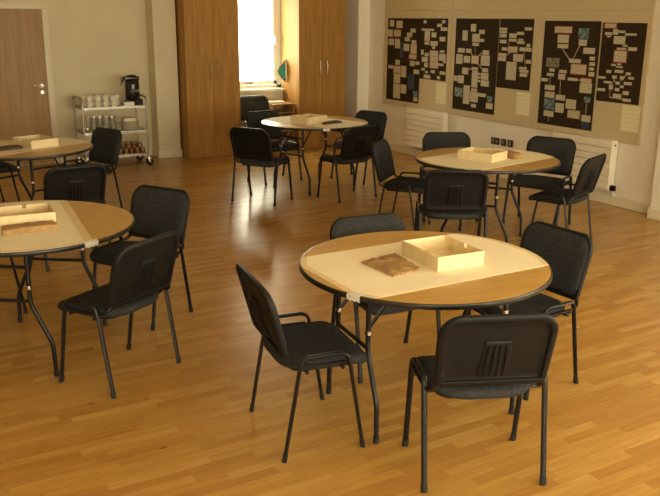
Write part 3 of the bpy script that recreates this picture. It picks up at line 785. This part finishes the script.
# crumpled paper bags
def bag(key, quad, th, mat, label, seed, lip=None, cat='paper bag', rough=1.0, lowedge=.35):
    x, y = TABLES[key][:2]; rnd = random.Random(seed)
    cx = sum(q[0] for q in quad) / 4; cy = sum(q[1] for q in quad) / 4
    from mathutils import noise as NZ
    nu, nv = 22, 18; top, bot = [], []
    bm = bmesh.new()
    def P(u, v):
        a, b, c, d = [Vector((*q, 0)) for q in quad]
        return (a * (1 - u) + b * u) * (1 - v) + (d * (1 - u) + c * u) * v
    for i in range(nu + 1):
        rt, rb = [], []
        for j in range(nv + 1):
            u, v = i / nu, j / nv
            p = P(u, v); e = min(u, 1 - u) * 4; f = min(v, 1 - v) * 4
            e, f = min(e, 1), min(f, 1)
            edge = lowedge + (1 - lowedge) * min(e, 1) ** .5 * min(f, 1) ** .4
            jag = Vector((NZ.noise((i * .9, j * .9, seed)), NZ.noise((i * .9, j * .9, seed + 5)), 0)) * .008 * (1 if (e < .3 or f < .3) else .2) * rough
            z = th * edge + .006 * rough * NZ.noise((p.x * 30, p.y * 30, seed)) * edge + .004 * rough * NZ.noise((p.x * 75, p.y * 75, seed + 2))
            rt.append(bm.verts.new((p.x - cx + jag.x, p.y - cy + jag.y, max(z, .004))))
            rb.append(bm.verts.new((p.x - cx + jag.x, p.y - cy + jag.y, 0.0)))
        top.append(rt); bot.append(rb)
    for i in range(nu):
        for j in range(nv):
            bm.faces.new((top[i][j], top[i + 1][j], top[i + 1][j + 1], top[i][j + 1]))
            bm.faces.new((bot[i][j], bot[i][j + 1], bot[i + 1][j + 1], bot[i + 1][j]))
    for i in range(nu):
        for j in (0, nv): bm.faces.new((top[i][j], top[i + 1][j], bot[i + 1][j], bot[i][j]))
    for j in range(nv):
        for i in (0, nu): bm.faces.new((top[i][j], top[i][j + 1], bot[i][j + 1], bot[i][j]))
    t = thing('paper_bag', label, cat, (x + cx, y + cy, TH + .0022))
    link('bag', bm, mat, t, angle=60)
    if lip:
        (ax, ay), (bx, by) = lip; bm = bmesh.new(); rows = []
        n = 14
        for i in range(n + 1):
            f = i / n; px, py = ax + (bx - ax) * f - cx, ay + (by - ay) * f - cy
            w = .010 + .010 * NZ.noise((i * .8, seed, 3))
            nx, ny = (by - ay), -(bx - ax); q = math.hypot(nx, ny); nx, ny = nx / q, ny / q
            rows.append([bm.verts.new((px - nx * .012, py - ny * .012, th * .75)), bm.verts.new((px + nx * w, py + ny * w, .006 + .004 * NZ.noise((i * .7, seed, 9))))])
        for a, b in zip(rows, rows[1:]): bm.faces.new((a[0], a[1], b[1], b[0]))
        bmesh.ops.solidify(bm, geom=bm.faces[:], thickness=.0015)
        o = link('torn_lip', bm, 'tape', t); o['label'] = 'pale torn mouth of the bag'
    return t
bag('near', [(-.282, .130), (-.050, .172), (-.092, -.095), (-.270, -.125)], .020, 'bag', 'flattened brown paper bag beside the tray on the nearest round table', 3, ((-.092, -.097), (-.225, -.120)), rough=1.5)
bag('left', [(-.150, -.135), (.128, -.130), (.125, -.232), (-.158, -.246)], .036, 'bag', 'brown paper bag lying in front of the tray on the nearer left table', 8, ((.126, -.150), (.125, -.215)), lowedge=.85, rough=.7)
bag('farleft', [(-.225, -.01), (-.015, -.005), (-.02, -.125), (-.235, -.185)], .026, 'darkbag', 'dark brown bag beside the tray on the farther left table', 11)
bag('mid', [(-.02, -.19), (.255, -.10), (.225, -.235), (-.06, -.315)], .020, 'darkbag', 'dark crumpled bag by the tray on the table before the wardrobes', 15, rough=1.6)
bag('wall', [(.155, .02), (.265, .06), (.245, -.17), (.150, -.17)], .052, 'bag', 'brown bundle right of the tray on the table by the right wall', 21, lowedge=.8)

# ------------------------------------------------------------------ crockery trolley
TX, TY = 2.8925, 10.57
t = thing('serving_trolley', 'steel three-shelf trolley loaded with crockery against the back wall', 'trolley', (TX, TY, 0))
hx, hy = .4075, .215
for sx in (-1, 1):
    X = hx * sx
    link('end_frame', T(fillet([(X, -hy, .115), (X, -hy, .895), (X, hy, .905), (X, hy, .115)], .06, 7), .0125, seg=12), 'dull_steel', t)
    for sy in (-1, 1):
        w = bmesh.new()
        ww = LA([(.012, -.013), (.048, -.013), (.052, -.008), (.052, .008), (.048, .013), (.012, .013)], 24)
        bmesh.ops.rotate(ww, verts=ww.verts, cent=(0, 0, 0), matrix=Matrix.Rotation(PI / 2, 3, 'X')); 
        cs = link('castor', ww, 'rubber', t, (X + .012, hy * sy, .052))
        bm = bmesh.new()
        for s in (-.019, .015): box(bm, -.018, .018, s, s + .004, -.012, .060, .002)
        box(bm, -.02, .02, -.02, .02, .056, .066, .002); tube(bm, [(-.012, 0, .06), (-.012, 0, .085)], .009)
        tube(bm, [(0, -.024, 0), (0, .024, 0)], .010)
        link('castor_fork', bm, 'steel', cs)
for z in (.785, .470, .165):
    bm = B(-hx + .008, hx - .008, -hy + .004, hy - .004, z - .010, z - .004)
    for y in (-hy - .004, hy): box(bm, -hx + .012, hx - .012, y, y + .004, z - .028, z + .004)
    for x in (-hx + .010, hx - .014): box(bm, x, x + .004, -hy, hy, z - .028, z + .004)
    link('shelf', bm, 'dull_steel', t, smooth=False)
Z1, Z2, Z3 = .781, .466, .161

def make_cup():
    t = thing('teacup', 'white china cup stacked on the top shelf of the trolley', 'cup', (0, 0, 0), 0, 'white cups stacked on the trolley')
    link('bowl', LA([(.024, 0), (.026, .004), (.036, .020), (.041, .045), (.0425, .066), (.0400, .066), (.037, .045), (.030, .018), (.015, .010)], 24), 'china', t)
    link('handle', T(smooth_path([(.039, 0, .054), (.060, 0, .056), (.066, 0, .038), (.056, 0, .022), (.036, 0, .018)], 4), .0042, .0035, 8), 'china', t)
    return t
cup = make_cup(); first = True; rnd = random.Random(4)
for row, (yy, xs_) in enumerate(((10.435, [2.60, 2.70, 2.80, 2.90]), (10.545, [2.56, 2.66, 2.76, 2.86, 2.96]), (10.655, [2.56, 2.67, 2.78, 2.89, 3.0]))):
    for k, xx in enumerate(xs_):
        for lv in range(2):
            c = cup if first else copy_tree(cup); first = False
            c.location = (xx + rnd.uniform(-.003, .003), yy + rnd.uniform(-.003, .003), Z1 + lv * .0665)
            c.rotation_euler = (0, 0, rnd.uniform(-1.2, .4) if lv == 0 else rnd.uniform(-2.2, 2.2))
# airpot
t = thing('airpot_flask', 'black pump flask with white script at right end of the trolley top', 'flask', (3.205, 10.60, Z1))
link('body', LA([(.088, 0), (.093, .006), (.093, .262), (.089, .280), (.084, .288)], 36), 'urn', t)
link('shoulder', LA([(.086, .286), (.090, .294), (.090, .306), (.078, .314)], 36), 'urn', t)
bm = B(-.115, .088, -.06, .06, .312, .362, .014, 3); box(bm, -.142, -.11, -.018, .018, .285, .345, .006)
link('pump_head', bm, 'urn', t)
link('pump_lid', LA([(.06, .360), (.057, .372), (.04, .377)], 24), 'black_plastic', t)
bm = T(fillet([(-.112, 0, .300), (-.136, 0, .290), (-.138, 0, .245)], .012), .008); link('spout', bm, 'urn', t)
sc = bmesh.new(); pts = []
for i in range(46):
    f = i / 45; ang_ = -PI / 2 + .50 - .95 + f * 1.15; z = .165 + .022 * f + (.017 * math.sin(f * 26)) * (1 - .3 * f)
    pts.append((.0938 * math.cos(ang_), .0938 * math.sin(ang_), z))
tube(sc, pts, .0055, .0016, 6)
o = link('lettering', sc, 'script', t); o['label'] = 'white script lettering'
# small things on the top shelf
t = thing('drip_box', 'small black open box in front of the pump flask on trolley', 'box', (3.222, 10.43, Z1))
bm = bmesh.new()
for a in ((-.05, .05, -.045, -.041), (-.05, .05, .041, .045), (-.05, -.046, -.041, .041), (.046, .05, -.041, .041)): box(bm, *a, 0, .078)
box(bm, -.046, .046, -.041, .041, 0, .005)
link('box', bm, 'black_plastic', t, smooth=False); link('rim', T([(-.05, -.045, .078), (.05, -.045, .078), (.05, .045, .078), (-.05, .045, .078)], .004, closed=True, seg=8), 'black_plastic', t)
o = tag(link('carton', B(-.065, .065, -.04, .04, 0, .055, .003, 1), 'china', None, (3.09, 10.41, Z1), smooth=False), 'small white carton on trolley top between cups and black box', 'carton')
o = tag(link('packet', B(-.035, .035, -.03, .03, 0, .022, .004), 'navy', None, (3.065, 10.415, Z1 + .055)), 'navy blue packet lying on the small white carton', 'packet')
# glasses
def make_glass():
    return LA([(.024, 0), (.026, .003), (.030, .063), (.0285, .063), (.0245, .009), (.010, .007)], 20)
gm = link('tumbler', make_glass(), 'cell_glass', None)
tag(gm, 'clear glass tumbler stacked on the middle shelf of the trolley', 'glass', 'glass tumblers stacked on the trolley')
first = True
for row, (yy, xs_) in enumerate(((10.43, [2.556, 2.634, 2.712, 2.790, 2.870, 2.948]), (10.54, [2.60, 2.68, 2.76, 2.84, 2.92]))):
    for k, xx in enumerate(xs_):
        for lv in range(3 if k < 5 else 2):
            c = gm if first else gm.copy()
            if not first: COL.objects.link(c)
            first = False
            c.location = (xx, yy, Z2 + lv * .0642)
# plates
pm = link('dinner_plate', LA([(.060, 0), (.062, .003), (.085, .006), (.118, .017), (.120, .019), (.117, .020), (.084, .0095), (.03, .007)], 40), 'china', None)
tag(pm, 'white dinner plate in the stack on the trolley middle shelf', 'plate', 'white plates stacked on the trolley')
for k in range(11):
    c = pm if k == 0 else pm.copy()
    if k: COL.objects.link(c)
    c.location = (3.112 + .002 * math.sin(k * 3), 10.49 + .002 * math.cos(k * 5), Z2 + k * .0095)
o = tag(link('napkin_stack', B(-.075, .075, -.075, .075, 0, .045, .003, 1), 'slip', None, (3.100, 10.49, Z2 + 10 * .0095 + .0205), smooth=False), 'square stack of white napkins on top of the trolley plates', 'napkins')
# jars on the bottom shelf
def make_jar():
    t = thing('jar', 'small amber jar with a pale lid on trolley bottom shelf', 'jar', (0, 0, 0), 0, 'amber jars on the trolley bottom shelf')
    link('body', LA([(.028, 0), (.033, .004), (.034, .045), (.030, .055), (.028, .058)], 20), 'amber', t)
    link('lid', LA([(.031, .056), (.032, .058), (.032, .070), (.029, .073)], 20), 'jarlid', t)
    return t
jr = make_jar(); first = True
for lv in range(2):
    for yy in (10.43, 10.51):
        for k in range(4 + (lv == 0)):
            c = jr if first else copy_tree(jr); first = False
            c.location = (2.95 + k * .074 + lv * .037, yy, Z3 + lv * .0745)

# ------------------------------------------------------------------ light and camera
w = bpy.data.worlds.new('sky'); S.world = w; w.use_nodes = True
bg = w.node_tree.nodes['Background']
bg.inputs['Color'].default_value = (1.0, .915, .66, 1); bg.inputs['Strength'].default_value = 4.0

def portal(x0, x1, y, z0, z1, flip):
    l = bpy.data.lights.new('daylight', 'AREA'); l.shape = 'RECTANGLE'; l.size = x1 - x0; l.size_y = z1 - z0
    l.cycles.is_portal = True
    o = bpy.data.objects.new('daylight', l); COL.objects.link(o)
    o.location = ((x0 + x1) / 2, y, (z0 + z1) / 2)
    o.rotation_euler = (R(-90 if flip else 90), 0, 0)     # an area light shines along its -Z
portal(WX0, WX1, YB + .32, WZ0, WZ1, True)
for a, b in RW: portal(a, b, YF - .27, RZ0, RZ1, False)
l = bpy.data.lights.new('daylight', 'AREA'); l.shape = 'RECTANGLE'; l.size = 1.65; l.size_y = SY1 - SY0; l.cycles.is_portal = True
o = bpy.data.objects.new('daylight', l); COL.objects.link(o); o.location = (XR + .22, (SY0 + SY1) / 2, 1.675); o.rotation_euler = (0, R(90), 0)

cam = bpy.data.cameras.new('camera'); co = bpy.data.objects.new('camera', cam); COL.objects.link(co)
rows = [(.86329347, -.50462549, .0088031), (.13138529, .2415412, .96145502), (.48730102, .82886124, -.27482131)]
m = Matrix(((rows[0][0], rows[1][0], -rows[2][0], 0), (rows[0][1], rows[1][1], -rows[2][1], 0), (rows[0][2], rows[1][2], -rows[2][2], 1.9135), (0, 0, 0, 1)))
co.matrix_world = m
cam.sensor_width = 36; cam.lens = 809.83 * 36 / 660; cam.clip_start = .05
S.camera = co
S.view_settings.view_transform = 'Standard'; S.view_settings.look = 'None'; S.view_settings.gamma = 1; S.view_settings.use_curve_mapping = False
S.view_settings.exposure = 2.2
S.cycles.use_denoising = True
S.cycles.max_bounces = 10; S.cycles.diffuse_bounces = 6; S.cycles.transparent_max_bounces = 12
S.cycles.sample_clamp_indirect = 6
